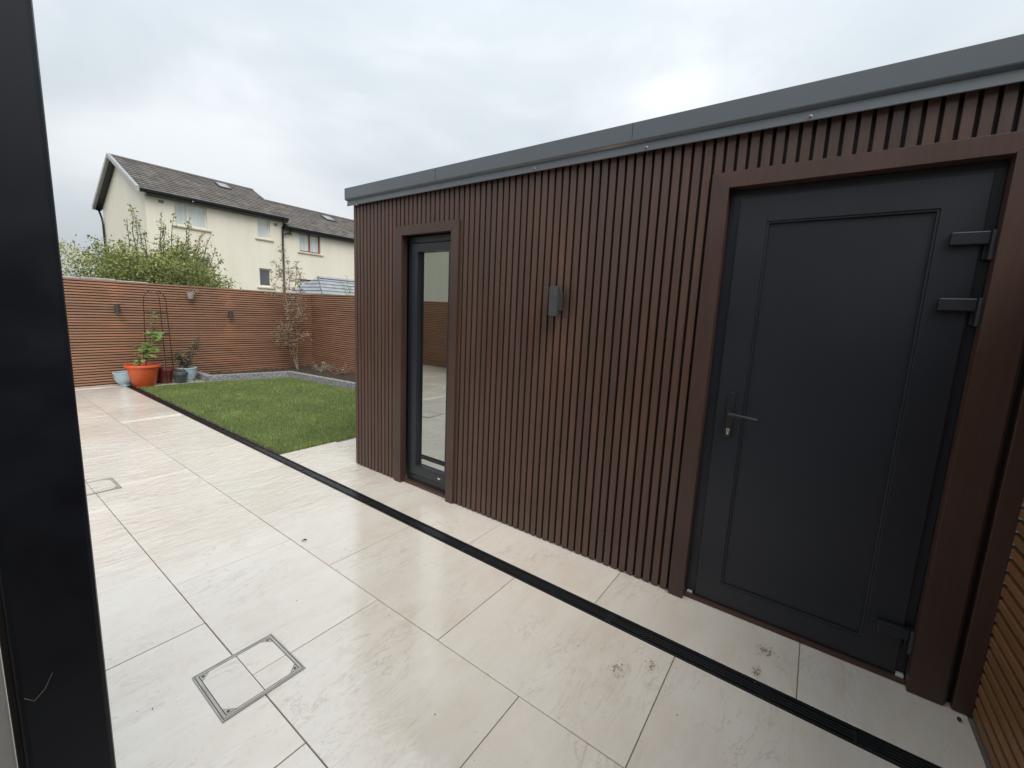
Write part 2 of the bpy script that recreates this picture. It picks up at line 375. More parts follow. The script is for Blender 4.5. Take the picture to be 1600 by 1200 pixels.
tag(leaves('fallen_leaf', 'darkleaf', None, [(-1.009, 2.532, .004), (-1.0, 2.54, .006)], .035, 3, 0, .6), 'small dark fallen leaf on the wet tiles in mid patio', 'leaf')
mb = MB().lathe([(.002, 0), (.010, .002), (.011, .008), (.005, .012)], (0, 0, 0), 9, .6)
tag(mb.build('stone_chip', 'blackbit', smooth=True, loc=(-.062, -.645, 0.001)), 'tiny dark chip on the paving beside the slatted corner', 'chip')
g = random.Random(21)
mb = MB()
for i in range(36):
    px, py = g.uniform(-2.0, -.05), g.uniform(-.5, 4.2); s = g.uniform(.001, .0024)
    if XD0-.01 < px < XD1+.01: continue
    mb.prism([(px+s*math.cos(t)*g.uniform(.5, 1.3), py+s*math.sin(t)*g.uniform(.5, 1.3)) for t in np.linspace(0, 2*PI, 6)[:-1]], .001, .003, 'z')
tag(mb.build('paving_grit', 'blackbit'), 'dark specks of grit scattered over the wet paving', 'grit', kind='stuff')
# linear drain
drain = thing('linear_drain', 'long black slotted drain channel running beside the garden room and lawn', 'drain', (0, 0, 0))
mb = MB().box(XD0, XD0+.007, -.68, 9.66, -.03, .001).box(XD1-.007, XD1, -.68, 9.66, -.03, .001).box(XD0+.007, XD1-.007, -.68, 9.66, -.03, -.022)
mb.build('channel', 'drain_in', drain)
def grate_mesh(l_):
    mb = MB(); W0, W1 = .0, XD1-XD0-.016; nb = 5; bw, pitch = .0076, .0148
    def ribbon(pts):
        # pts: list of (xc, y); mitred strip
        for (xa, ya), (xb, yb) in zip(pts[:-1], pts[1:]):
            mb.add([(xa-bw/2,ya,-.014),(xa+bw/2,ya,-.014),(xb+bw/2,yb,-.014),(xb-bw/2,yb,-.014),
                    (xa-bw/2,ya,0),(xa+bw/2,ya,0),(xb+bw/2,yb,0),(xb-bw/2,yb,0)],
                   [(3,2,1,0),(4,5,6,7),(0,1,5,4),(1,2,6,5),(2,3,7,6),(3,0,4,7)])
    mb.box(0, .004, 0, l_, -.016, 0).box(W1-.004, W1, 0, l_, -.016, 0)
    for y in (0.0, .49, l_-.012):
        mb.box(.004, W1-.004, y, y+.012, -.016, -.006)
    sh = pitch*2; jl = .045
    for i in range(-2, nb):
        x0 = .0058+i*pitch; run = []
        # zig at .30 (shift +), zag at .80 (shift -)
        path = [(x0, .012), (x0, .28-i*.0), (x0+sh, .28+jl), (x0+sh, .78), (x0, .78+jl), (x0, l_-.012)]
        # clip pieces lying outside the frame
        seg = []
        for (xa, ya), (xb, yb) in zip(path[:-1], path[1:]):
            lo, hi = .004+bw/2, W1-.004-bw/2
            ts = [t for t in np.linspace(0, 1, 25) if lo <= xa+(xb-xa)*t <= hi]
            if len(ts) >= 2 and ts[-1]-ts[0] > .04:
                seg.append(((xa+(xb-xa)*ts[0], ya+(yb-ya)*ts[0]), (xa+(xb-xa)*ts[-1], ya+(yb-ya)*ts[-1])))
        for s_ in seg: ribbon(list(s_))
    return mb.mesh('grate')
gm = grate_mesh(1.0-.003)
y = -.31-.37
full = [k_+.69 for k_ in range(-1, 9)]
for y in full:
    if y >= -.68 and y+1 <= 9.7: 
        o = link('grate', gm, 'drain', drain); o.location = (XD0+.008, y, -.0015)
o = link('grate', grate_mesh(.366), 'drain', drain) if False else None
mb = MB(); W1 = XD1-XD0-.016
for i in range(5): mb.box(.0058+i*.0148-.0038, .0058+i*.0148+.0038, 0, .365, -.014, 0)
o = mb.build('grate', 'drain', drain); o.location = (XD0+.008, -.678, -.0015)
# ---------------------------------------------------------------- recessed inspection covers
def cover(cx, cy, label):
    t = thing('inspection_cover', label, 'manhole cover', (cx, cy, 0), 'recessed inspection covers')
    h = .150
    mb = MB()
    for a, b, mat in ((h, h-.010, 0),):
        pass
    def ring(a, b, z0, z1, name, mat):
        m_ = MB(); m_.box(-a, a, -a, -b, z0, z1).box(-a, a, b, a, z0, z1).box(-a, -b, -b, b, z0, z1).box(b, a, -b, b, z0, z1)
        return m_.build(name, mat, t)
    MB().box(-h, h, -h, h, .0008, .0022).build('tray', 'dark_metal', t)
    ring(h, h-.0045, .0022, .0050, 'outer_frame', 'steel'); ring(h-.0075, h-.0165, .0022, .0048, 'inner_frame', 'steel')
    c = h-.0195; q = .034; jx = .0015; cut = .0015
    P = lambda pts: MB().prism(pts, .0022, .0046, 'z')
    P([(-c+q, -c), (-jx, -c), (-jx, c), (-c+q, c), (-c, c-q), (-c, -c+q)]).build('inlay_tile', 'tile', t)
    yj = -.023
    P([(jx, yj+jx), (c, yj+jx), (c, c-q), (c-q, c), (jx, c)]).build('inlay_tile', 'tile', t)
    P([(jx, -c), (c-q, -c), (c, -c+q), (c, yj-jx), (jx, yj-jx)]).build('inlay_tile', 'tile', t)
    for sx in (-1, 1):
        for sy in (-1, 1):
            pts = [(sx*c, sy*c), (sx*(c-q+.003), sy*c), (sx*c, sy*(c-q+.003))]
            o = P(pts).build('corner_plate', 'steel', t)
            MB().lathe([(.0055, .0046), (.0055, .0054), (.002, .0056)], (sx*(c-.0095), sy*(c-.0095), 0), 12).build('screw', 'dark_metal', o)
    return t
cover(-1.645, 1.720, 'recessed tiled inspection cover with metal frame, nearest the camera')
cover(-1.655, 4.480, 'recessed tiled inspection cover half hidden by the dark post, farther away')
# ---------------------------------------------------------------- garden room
room = thing('garden_room', 'flat roofed garden room clad in dark brown vertical slats', 'garden room', (0, 0, 0))
PIT, G0, SWD = .04966, 2.1535, .0362
HT = 2.386
smesh = {}
def vslat(yc, z0, z1, side=False):
    l_ = round(z1-z0, 4)
    if l_ not in smesh:
        a, d, c = SWD/2, .026, .0022
        smesh[l_] = MB().prism([(d, -a), (d, a), (c, a), (0, a-c), (0, -a+c), (c, -a)], 0, l_, 'z').mesh('slat')
    o = link('slat', smesh[l_], 'slat', room)
    if side: o.location = (yc, 3.500, z0); o.rotation_euler = (0, 0, -PI/2)
    else: o.location = (0, yc, z0)
    return o
k_ = -27
cs = [G0-PIT/2-k_*PIT for k_ in range(-28, 80)]
for yc in cs:
    if yc > 3.500-SWD/2 or yc < -.60: continue
    if yc-SWD/2 > 2.885 or .50 < yc-SWD/2+.004 and yc+SWD/2 < 2.198: vslat(yc, .010+rnd.uniform(-.002, .002), HT)
    elif 2.19 < yc < 2.90: vslat(yc, 2.1505, HT)
    elif yc < .52: vslat(yc, 2.2120, HT)
i = 0
while .03+i*PIT < 2.86:
    vslat(.045+i*PIT, .010, HT, True); i += 1
# black backing wall with openings
mb = MB(); bx0, bx1 = .027, .045
mb.box(bx0, bx1, 2.815, 3.474, .004, 2.40).box(bx0, bx1, 2.26, 2.815, 2.083, 2.40).box(bx0, bx1, .435, 2.26, .004, 2.40)
mb.box(bx0, bx1, -.500, .435, 2.150, 2.40).box(bx0, bx1, -.70, -.500, .004, 2.40)
mb.box(bx0, 2.87, 3.456, 3.4735, .004, 2.398)
mb.build('backing', 'black', room)
# interior shell seen through the pane
mb = MB().box(.15, 2.85, -.70, 3.45, .002, .03); mb.build('room_floor', 'room_floor', room)
mb = MB().box(2.80, 2.86, -.70, 3.455, .03, 2.39).box(.046, 2.80, 3.40, 3.455, .03, 2.39).box(.046, 2.80, -.76, -.70, .03, 2.39).box(.046, 2.86, -.76, 3.455, 2.39, 2.43)
mb.build('room_lining', 'room', room)
# roof and fascia
FA, FB = -.75, 3.545
prof = [(-.050, 2.522), (-.050, 2.434), (-.048, 2.429), (-.034, 2.4195), (.05, 2.4195), (.05, 2.522)]
MB().prism(prof, FA, FB, 'y').build('fascia', 'fascia', room, bevel=.002)
MB().prism([(-.032, 2.4180), (-.0375, 2.376), (-.034, 2.3735), (-.013, 2.400), (.02, 2.400), (.02, 2.4180)], FA, FB-.018, 'y').build('drip_flashing', 'trim', room)
MB().box(.052, 2.93, FB-.05, FB, 2.42, 2.521).build('fascia', 'fascia', room, bevel=.002)
MB().box(.052, 2.90, FA, FB-.052, 2.435, 2.505).build('roof', 'fascia', room)
for y in (2.40, .92): MB().box(-.0512, -.0495, y-.0012, y+.0012, 2.440, 2.520).build('fascia_joint', 'soffit', room)
for y in (2.92, 2.175, 1.539, .843, .138):
    o = MB().lathe([(.0085, 0), (.0085, .003), (.005, .005), (.004, .010), (.001, .011)], (0, 0, 0), 12).build('flashing_bolt', 'metal', room, smooth=True, loc=(-.034, y, 2.391)); o.rotation_euler = (0, -1.45, 0)
# window
def surround(name_y0, y1, z1, wd, dep, parent):
    """left, right and head boards with mitred corners; y0 = right outer, y1 = left outer"""
    y0 = name_y0; xf, xb = -.016, .026
    wl, wr, wh = wd
    def board(poly, nm='surround_board'):
        return MB().prism(poly, xf, xb, 'x').build(nm, 'surround', parent, bevel=.0012)
    g_ = .0008
    board([(y1, .004), (y1, z1), (y1-wl, z1-wh), (y1-wl, .004)])
    board([(y0, .004), (y0+wr, .004), (y0+wr, z1-wh), (y0, z1)])
    board([(y1-g_*2, z1), (y0+g_*2, z1), (y0+wr+g_, z1-wh), (y1-wl-g_, z1-wh)])
    # reveal linings
    MB().box(.0262, dep, y1-wl, y1-wl+.012, .004, z1-wh).build('reveal_board', 'surround', parent)
    MB().box(.0262, dep, y0+wr-.012, y0+wr, .004, z1-wh).build('reveal_board', 'surround', parent)
    MB().box(.0262, dep, y0+wr, y1-wl, z1-wh, z1-wh+.012).build('reveal_board', 'surround', parent)
surround(2.186, 2.894, 2.155, (.080, .076, .072), .043, room)
def frame(y0, y1, z0, z1, wl, wr, wt, wb, xa, xb, name, mat, parent, bevel=.004):
    mb = MB()
    mb.add([(x_, y_, z_) for x_ in (xa, xb) for (y_, z_) in ((y0, z0), (y1, z0), (y1, z1), (y0, z1), (y0+wr, z0+wb), (y1-wl, z0+wb), (y1-wl, z1-wt), (y0+wr, z1-wt))],
           [(0,1,5,4),(1,2,6,5),(2,3,7,6),(3,0,4,7),(8,12,13,9),(9,13,14,10),(10,14,15,11),(11,15,12,8),
            (0,8,9,1),(1,9,10,2),(2,10,11,3),(3,11,8,0),(4,5,13,12),(5,6,14,13),(6,7,15,14),(7,4,12,15)])
    return mb.build(name, mat, parent, bevel=bevel)
win = thing('window', None, None); win.parent = room
frame(2.205, 2.814, .024, 2.083, .050, .050, .055, .062, .060, .125, 'window_frame', 'anth2', win)
frame(2.272, 2.760, .092, 2.024, .070, .070, .066, .082, .046, .110, 'sash', 'anth2', win)
bx('pane', 'glass', win, .082, .088, 2.336, 2.695, .168, 1.964)
bx('threshold', 'surround', win, .020, .13, 2.262, 2.814, .0035, .0235)
bx('maker_plate', 'white', win, .0445, .0459, 2.385, 2.415, .126, .138)
mb = MB().tube([(.14, 2.66, 1.02), (.165, 2.66, 1.02), (.168, 2.62, 1.015), (.168, 2.56, .99)], .009, 8); mb.build('inner_handle', 'soffit', win, smooth=True)
# door
surround(-.606, .506, 2.219, (.079, .112, .072), .050, room)
door = thing('door', None, None); door.parent = room
frame(-.494, .427, .022, 2.147, .062, .052, .055, .0, .052, .12, 'door_frame', 'anth2', door, .002)
frame(-.460, .378, .026, 2.106, .122, .128, .118, .108, .034, .10, 'door_leaf', 'anth', door, .0025)
# raised moulding and sunk panel
frame(-.333, .257, .133, 1.989, .010, .010, .010, .010, .038, .098, 'panel_bead', 'anth2', door, .003)
bx('door_panel', 'anth', door, .050, .09, -.326, .250, .14, 1.983)
bx('threshold', 'surround', door, .018, .12, -.494, .427, .0035, .0215)
bx('frame_packer', 'white', door, .036, .052, .392, .418, .0216, .029)
bx('frame_packer', 'white', door, .030, .052, -.488, -.462, .0216, .032)
hd = MB()
pl = [(.311+.0165*math.cos(a), 1.153+.0165*math.sin(a)) for a in np.linspace(0, PI, 9)]+[(.311+.0165*math.cos(a), .948+.0165*math.sin(a)) for a in np.linspace(PI, 2*PI, 9)]
handle = MB().prism(pl, .024, .0338, 'x').build('handle', 'soffit', door, bevel=.002)
lev = MB().tube([(.024, .313, 1.064), (-.006, .313, 1.064), (-.020, .308, 1.064), (-.025, .294, 1.064), (-.026, .25, 1.062), (-.026, .20, 1.058), (-.026, .184, 1.056)], [.0105, .0105, .0105, .010, .0085, .0085, .007], 10)
lev.build('lever', 'soffit', handle, smooth=True)
ky = [(.311+.0085*math.cos(a), .976+.0085*math.sin(a)) for a in np.linspace(-.9, PI+.9, 12)]+[(.311+.005*math.cos(a), .956+.005*math.sin(a)) for a in np.linspace(PI, 2*PI, 8)]
MB().prism(ky, .018, .024, 'x').build('lock_cylinder', 'brass', handle)
bx('keyway', 'blackbit', handle, .0172, .0179, .3100, .3120, .970, .982)
for z in (1.868, 1.622, .232):
    hg = MB().box(.012, .033, -.478, -.372, z-.024, z+.024).build('hinge', 'anth2', door, bevel=.004)
    MB().lathe([(.006, -.082), (.014, -.080), (.0145, -.028), (.0150, -.0265), (.0150, .026), (.008, .029)], (.020, -.492, z), 14).build('hinge_pin', 'anth2', hg, smooth=True)
    bx('hinge_leaf', 'anth2', hg, .036, .0515, -.515+.022, -.470+.001, z-.075, z+.022)
# end trim beside the door
MB().prism([(-.016, -.632), (-.016, -.690), (.026, -.690), (.026, -.632)], .004, 2.375, 'z').build('corner_trim', 'surround', room, bevel=.002)
MB().prism([(.000, -.6075), (.000, -.616), (.026, -.616), (.026, -.6075)], .004, 2.2, 'z').build('corner_trim', 'surround', room)
# ---------------------------------------------------------------- wall lamps
def lamp(loc, rz, r, h, label, power):
    t = thing('wall_lamp', label, 'wall lamp', loc, 'cylindrical up and down wall lamps'); t.rotation_euler = (0, 0, rz)
    # local: wall on +x, cylinder towards -x
    d = -(.045+r)
    MB().lathe([(r-.003, -h/2), (r, -h/2+.002), (r, h*.155), (r-.0012, h*.16), (r-.0012, h*.17), (r, h*.175), (r, h/2-.002), (r-.003, h/2)], (d, 0, 0), 32, cap=False).build('lamp_body', 'lamp', t, smooth=True)
    for s_ in (-1, 1):
        MB().lathe([(r-.003, -.001), (r-.003, .001)], (d, 0, s_*(h/2-.004)), 24).build('lens', 'glow', t)
        ld = bpy.data.lights.new('lamp_light', 'SPOT'); ld.energy = power; ld.color = (1, .55, .25); ld.spot_size = 1.35; ld.spot_blend = .8; ld.shadow_soft_size = .06
        lo = bpy.data.objects.new('lamp_light', ld); COL.objects.link(lo); lo.parent = t; lo.location = (d, 0, s_*(h/2+.004))
        if s_ > 0: lo.rotation_euler = (PI, 0, 0)
    pr = [(-.022, -.058*h/.175), (.022, -.058*h/.175), (.022, .058*h/.175), (-.022, .058*h/.175)]
    MB().box(d+r*.8, -.001, -.022, .022, -.33*h, .33*h).build('bracket', 'lamp', t, bevel=.008)
    return t
lamp((0, 1.322, 1.592), 0, .0315, .176, 'grey cylinder wall lamp on the garden room slats between window and door', 1.5)
# ---------------------------------------------------------------- slatted fences
def hfence(name, label, a, b, h, pitch, mat, axis, pos, face, backing=True):
    """horizontal slats; axis 'x': runs along x at y=pos with its face towards face (-1/+1)"""
    t = thing(name, label, 'fence', (0, 0, 0)); sw = pitch*.66; d = .022; c = .003
    n = int(h/pitch)
    prof = [(0, 0), (d-c, 0), (d, c), (d, sw-c), (d-c, sw), (0, sw)]      # (depth, z)
    prof = [(pos+face*(q[0]), q[1]) for q in prof]
    # joints between boards
    me = MB().prism(prof, a, b, axis).mesh('slat')
    for i in range(n):
        o = link('slat', me, mat, t); o.location = (0, 0, .012+i*pitch+rnd.uniform(-.0008, .0008))
    top = .012+n*pitch
    q0, q1 = sorted((pos-face*.004, pos-face*.03))
    if axis == 'x':
        MB().box(a, b, q0, q1, -.1, top-.018).build('backing', 'black', t)
    else:
        MB().box(q0, q1, a, b, -.1, top-.018).build('backing', 'black', t)
    return t, top
ff, ftop = hfence('slatted_fence', 'long brown horizontal slat fence behind the pots and lawn', -5.45, 2.930, 1.745, .0445, 'fence', 'x', 9.70, -1)
hfence('slatted_fence', 'brown horizontal slat fence at the right, meeting the garden room end', 3.50, 9.730, 1.745, .0445, 'fence_y', 'y', 2.940, -1)
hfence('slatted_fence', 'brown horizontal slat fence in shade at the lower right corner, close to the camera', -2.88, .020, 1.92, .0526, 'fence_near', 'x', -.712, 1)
hfence('slatted_fence', 'brown horizontal slat fence on the far left side, seen only in the window reflection', 1.25, 9.674, 1.745, .0445, 'fence_y', 'y', -5.47, 1)
# rough wall capping behind the left part of the far fence
wall = thing('boundary_wall', 'rough pale mortar capping of the wall behind the far fence top, left part', 'wall')
bx('wall_body', 'coping', wall, -5.4, .9, 9.735, 9.90, -.1, 1.71)
for i in range(14):
    x0 = -5.4+i*.42; z = 1.735+rnd.uniform(-.012, .012)
    if x0 > .0: continue
    MB().prism([(9.735, 1.711), (9.91, 1.711), (9.90, z+.008), (9.80, z+.018), (9.74, z+.012)], x0, x0+.41, 'x').build('coping_stone', 'coping', wall, bevel=.01)
lamp((-.413, 9.678, 1.268), -PI/2*-1, .036, .145, 'dark cylinder wall lamp on the far fence left of the trellis', 1.6)
lamp((1.247, 9.678, 1.230), PI/2, .036, .145, 'dark cylinder wall lamp on the far fence right of the hanging pot', 1.6)
lamp((-5.448, 7.6, 1.25), PI, .036, .145, 'dark cylinder wall lamp on the left fence, seen only in reflection', .5)
# ---------------------------------------------------------------- lawn and raised bed
turf = struct(bx('lawn_ground', 'turf', None, XD1+.03, 2.25, LAWN0+.004, LAWN1-.004, -.09, -.004))
bx('soil_strip', 'soil', None, XD1+.001, XD1+.03, LAWN0+.004, LAWN1-.004, -.09, -.006)['kind'] = 'structure'
def kerb_edge(y): return 1.92+(8.74-y)*.103
n = 150000
gx = rng.uniform(XD1+.006, 2.45, n); gy = LAWN0+.01+(LAWN1-LAWN0-.02)*rng.random(n)**1.25
edge = np.where(gy < 8.74, 1.92+(8.74-gy)*.103, 1.92)-.012
fy = np.where(gx > .60, 9.02-(gx-.60)*.215, 9.10)-.012
kp = (gx < edge) & (gy < fy) & (gx > XD1+.020+.010*np.sin(gy*23)+.012*np.sin(gy*61+1)) & (gy > LAWN0+.004+.008*np.sin(gx*37)+.006*np.sin(gx*91)); gx, gy = gx[kp], gy[kp]; n = len(gx)
pat = (np.sin(gx*5.1+gy*3.3)+np.sin(gx*2.3-gy*6.1+1)+np.sin(gx*11+2)*.5+np.sin(gy*9.3)*.5)/3
hh = (.020+.018*rng.random(n))*(1+.25*pat); an = rng.uniform(0, 2*PI, n); ln = rng.uniform(.1, .75, n)*hh
bw_ = rng.uniform(.0022, .0042, n); dx, dy = np.cos(an), np.sin(an); z0 = -.006
sx_, sy_ = -dy*bw_/2, dx*bw_/2
V = np.empty((n, 3, 3)); V[:, 0] = np.stack([gx-sx_, gy-sy_, np.full(n, z0)], 1); V[:, 1] = np.stack([gx+sx_, gy+sy_, np.full(n, z0)], 1)
V[:, 2] = np.stack([gx+dx*ln, gy+dy*ln, z0+hh], 1)
me = bpy.data.meshes.new('lawn'); me.vertices.add(n*3); me.vertices.foreach_set('co', V.reshape(-1)); me.loops.add(n*3); me.polygons.add(n)
me.loops.foreach_set('vertex_index', np.arange(n*3, dtype=np.int32)); me.polygons.foreach_set('loop_start', np.arange(n, dtype=np.int32)*3); me.polygons.foreach_set('loop_total', np.full(n, 3, dtype=np.int32)); me.update(); me.validate()
pat2 = np.sin(gx*17+3*np.sin(gy*5))*np.sin(gy*19+2*np.sin(gx*7))
tone = np.clip(.42+.16*pat+.10*pat2+rng.normal(0, .24, n), 0, 1)
at = me.attributes.new('tone', 'FLOAT', 'POINT'); at.data.foreach_set('value', np.repeat(tone, 3).astype(np.float32))
tag(link('lawn', me, 'grass'), 'short green lawn between the drain and the raised bed', 'lawn', kind='stuff')
bed = thing('raised_bed', 'raised soil bed edged with speckled grey granite kerbs along the fences', 'raised bed')
pts = [(.60, 9.66), (.60, 9.02), (1.92, 8.74), (2.44, 3.70)]
inner = [(.70, 9.66), (.70, 9.10), (2.01, 8.82), (2.53, 3.70)]
KH = .118
for i in range(3):
    a, b, c_, d_ = Vector(pts[i]), Vector(pts[i+1]), Vector(inner[i+1]), Vector(inner[i])
    L_ = (b-a).length; nn = max(1, round(L_/.915))
    for j in range(nn):
        g0, g1 = j/nn+(.002/L_), (j+1)/nn-(.002/L_)
        q = [a.lerp(b, g0), a.lerp(b, g1), d_.lerp(c_, g1), d_.lerp(c_, g0)]
        MB().prism([tuple(p_) for p_ in q], -.08, KH+rnd.uniform(-.003, .003), 'z').build('kerb_stone', 'kerb', bed, bevel=.006)
poly = [(.70, 9.675), (.70, 9.10), (2.01, 8.82), (2.53, 3.70), (2.915, 3.70), (2.915, 9.675)]
bm = bmesh.new()
gs = []
for ix in range(60):
    for iy in range(120):
        gs.append((.70+ix*(2.215/59), 3.70+iy*(5.975/119)))
def inside(px, py):
    if py >= 8.82: return py >= 9.10-(px-.70)*.2137-.06
    return px >= 2.01+(8.82-py)*.1016-.06
idx = {}
vsl = []; fsl = []
for ix in range(60):
    for iy in range(120):
        px, py = gs[ix*120+iy]; idx[(ix, iy)] = len(vsl); vsl.append((px, py, .070+rng.normal()*.008+.012*math.sin(px*7+py*4)))
for ix in range(59):
    for iy in range(119):
        q = [gs[a_*120+b_] for a_, b_ in ((ix, iy), (ix+1, iy), (ix+1, iy+1), (ix, iy+1))]
        if all(inside(*p_) for p_ in q): fsl.append((idx[(ix, iy)], idx[(ix+1, iy)], idx[(ix+1, iy+1)], idx[(ix, iy+1)]))
bm.free()
MB().add(vsl, fsl).build('soil', 'soil', bed, smooth=False)
# ---------------------------------------------------------------- pots, trellis and plants by the far fence
def pot(name, label, loc, prof, mat, soilr=None, soilz=None, seg=36, rim=None, plant=None):
    t = thing(name, label, 'pot', loc, 'pots by the far fence')
    MB().lathe(prof, (0, 0, 0), seg, cap=False).build('pot_body', mat, t, smooth=True)
    if soilr: MB().lathe([(.0, soilz), (soilr, soilz), (soilr*.5, soilz+.012), (0.001, soilz+.018)], (0, 0, 0), seg, cap=False).build('pot_soil', 'soil', t)
    return t
def potprof(r0, r1, h, rimh, rimw, t=.008):
    return [(0.001, .004), (r0-.004, .0), (r0, .004), (r1-rimw-.002, h-rimh), (r1, h-rimh), (r1+.001, h-.006), (r1-.003, h), (r1-t-.006, h), (r1-t-.012, h-rimh), (r0-.01, .03)]
pot('plant_pot', 'large orange plastic pot in front, holding a leafy vine', (-.235, 9.22, .001), potprof(.148, .235, .365, .038, .022), 'orange', .205, .325)
bowl = [(.001, .002), (.078, .0), (.084, .010), (.076, .028), (.110, .055), (.138, .10), (.150, .16), (.152, .205), (.160, .212), (.160, .228), (.153, .232), (.142, .226), (.135, .15), (.09, .06)]
pot('plant_pot', 'pale blue bowl shaped pot, empty, left of the orange pot', (-.425, 9.40, .001), bowl, 'blue', .130, .175)
pot('plant_pot', 'pale blue bowl shaped pot holding a shrub, beside the raised bed', (.398, 9.32, .001), [(r*.93, z*1.10) for r, z in bowl], 'blue', .125, .2)
pot('plant_pot', 'maroon plastic pot with a thin upright stem, right of the orange pot', (.085, 9.33, .001), potprof(.085, .115, .272, .055, .006), 'red', .10, .24)
pot('plant_pot', 'maroon plastic pot under the trellis, partly hidden behind the orange pot', (-.02, 9.45, .001), potprof(.085, .120, .265, .05, .006), 'red', .10, .23)
pot('plant_pot', 'small dark grey pot with seedlings, between maroon and blue pots', (.262, 9.20, .001), potprof(.082, .105, .205, .06, .007), 'grey_pot', .09, .18)
hp = pot('hanging_pot', 'small pale pot with a trailing plant hooked over the fence top', (.612, 9.612, 1.488), potprof(.042, .062, .118, .014, .004, .005), 'stone_pot', .05, .095, 24)
hp['category'] = 'pot'; del hp['group']
MB().tube([(0, .058, .10), (0, .060, .30), (0, .085, .32), (0, .115, .30)], .004, 6).build('hook', 'metal', hp)
def plant(name, label, loc, stems, mat, stemmat, size, per, seed, spread=.03, droop=.2, aspect=.55, r=.006, start=.25, group=None, cat='plant'):
    """stems: list of polylines (local); leaves scattered along each"""
    t = thing(name, label, cat, loc, group); g = np.random.default_rng(seed); mb = MB(); P = []; D = []
    for pl_ in stems:
        pts_ = [Vector(q) for q in pl_]; n_ = len(pts_)
        mb.tube(pts_, [r*(1-.75*i/(n_-1)) for i in range(n_)], 5)
        ln_ = sum((pts_[i+1]-pts_[i]).length for i in range(n_-1))
        for q in range(int(per*ln_)):
            u = (start+(1-start)*g.random())*(n_-1); i = min(int(u), n_-2); p_ = pts_[i].lerp(pts_[i+1], u-i)
            P.append(np.array(p_)+g.normal(size=3)*spread)
            ax = np.array((pts_[i+1]-pts_[i]).normalized()); rd = g.normal(size=3); rd -= ax*(rd@ax); D.append(rd/np.linalg.norm(rd)+ax*.5)
    mb.build('stems', stemmat, t)
    leaves('leaves', mat, t, P, size, seed, droop, aspect, D)
    return t
def wander(a, b, n, amp, g):
    a, b = Vector(a), Vector(b); out = []
    for i in range(n):
        t = i/(n-1); p_ = a.lerp(b, t)
        if 0 < i < n-1: p_ += Vector((g.uniform(-amp, amp), g.uniform(-amp, amp), g.uniform(-amp, amp)*.5))
        out.append(p_)
    return out
g = random.Random(5)
# vine: few large lobed leaves
vt = thing('vine_plant', 'young vine with large light green leaves climbing from the orange pot', 'plant', (-.235, 9.22, .33))
vs1 = wander((-.05, 0, 0), (.19, .06, .60), 9, .02, g); vs2 = wander(vs1[-1], (.24, .08, .92), 6, .012, g); vs3 = wander((-.06, 0, 0), (-.02, -.02, .25), 5, .01, g)
MB().tube(vs1, .007, 6).tube(vs2, [.006, .005, .004, .004, .003, .002], 6).tube(vs3, .004, 5).build('stems', 'bark', vt)
def lobed(p_, d_, n_, s):
    d_ = d_.normalized(); n_ = (n_-n_.dot(d_)*d_).normalized(); s_ = d_.cross(n_)
    out = [(0, 0), (.28, -.12), (.55, .10), (.42, .35), (.50, .62), (.26, .66), (0, 1.0)]
    out += [(-a, b) for a, b in out[-2:0:-1]]
    return [p_+s*(a*s_+b*d_+(-.25*abs(a)+.10*b*(1-b))*n_) for a, b in out]
vv, vf, tn = [], [], []
def put(p_, s, gz):
    d_ = Vector((gz.uniform(-1, 1), gz.uniform(-1, .15), gz.uniform(-.55, .25))); n_ = Vector((gz.uniform(-.4, .4), -.75+gz.uniform(-.3, .3), .7))
    q = lobed(p_, d_, n_, s); b0 = len(vv); vv.extend(q); c_ = sum(q, Vector())/len(q)+n_*.004; vv.append(c_); m_ = len(q)
    vf.extend([(b0+i, b0+(i+1) % m_, b0+m_) for i in range(m_)]); t_ = min(1, max(0, gz.gauss(.5, .2))); tn.extend([t_]*(m_+1))
for i in range(34):
    u = g.random(); p_ = Vector(vs1[4]).lerp(Vector(vs1[-1]), u)+Vector((g.uniform(-.13, .10), g.uniform(-.10, .06), g.uniform(-.12, .06))); put(p_, g.uniform(.06, .115), g)
for i in range(14):
    p_ = Vector(vs3[2])+Vector((g.uniform(-.07, .06), g.uniform(-.06, .04), g.uniform(-.06, .14))); put(p_, g.uniform(.04, .075), g)
for i in range(12):
    p_ = Vector(vs2[1]).lerp(Vector(vs2[-1]), g.random())+Vector((g.uniform(-.03, .03), g.uniform(-.03, .03), 0)); put(p_, g.uniform(.03, .06), g)
me = MB().add(vv, vf); me_ = bpy.data.meshes.new('leaves'); me_.from_pydata(me.v, [], me.f)
at = me_.attributes.new('tone', 'FLOAT', 'POINT'); at.data.foreach_set('value', np.array(tn, np.float32)); link('leaves', me_, 'vine', vt)
# obelisk trellis
tr_ = thing('obelisk_trellis', 'domed brown metal obelisk trellis standing behind the pots', 'trellis', (.02, 9.34, .0))
def leg(sx, sy, mat):
    base, top = Vector((sx*.20, sy*.13, .02)), Vector((sx*.155, sy*.10, 1.44))
    p_ = [base, base.lerp(top, .5), top]
    for i in range(1, 8):
        a = i/7*PI/2; p_.append(Vector((sx*.155*math.cos(a), sy*.10*math.cos(a), 1.44+.17*math.sin(a))))
    MB().tube(p_, .0065, 6).build('leg', mat, tr_, smooth=True)
for sx, sy in ((-1, -.25), (1, .25), (.25, -1), (-.25, 1)): leg(sx, sy, 'rustiron' if (sx, sy) == (-.25, 1) else 'iron')
for z in (1.235, .855, .43):
    kx = .20-(z/1.44)*.045
    MB().tube([(kx*math.cos(a), kx*.62*math.sin(a), z) for a in np.linspace(0, 2*PI, 25)], .004, 5).build('ring', 'iron', tr_, smooth=True)
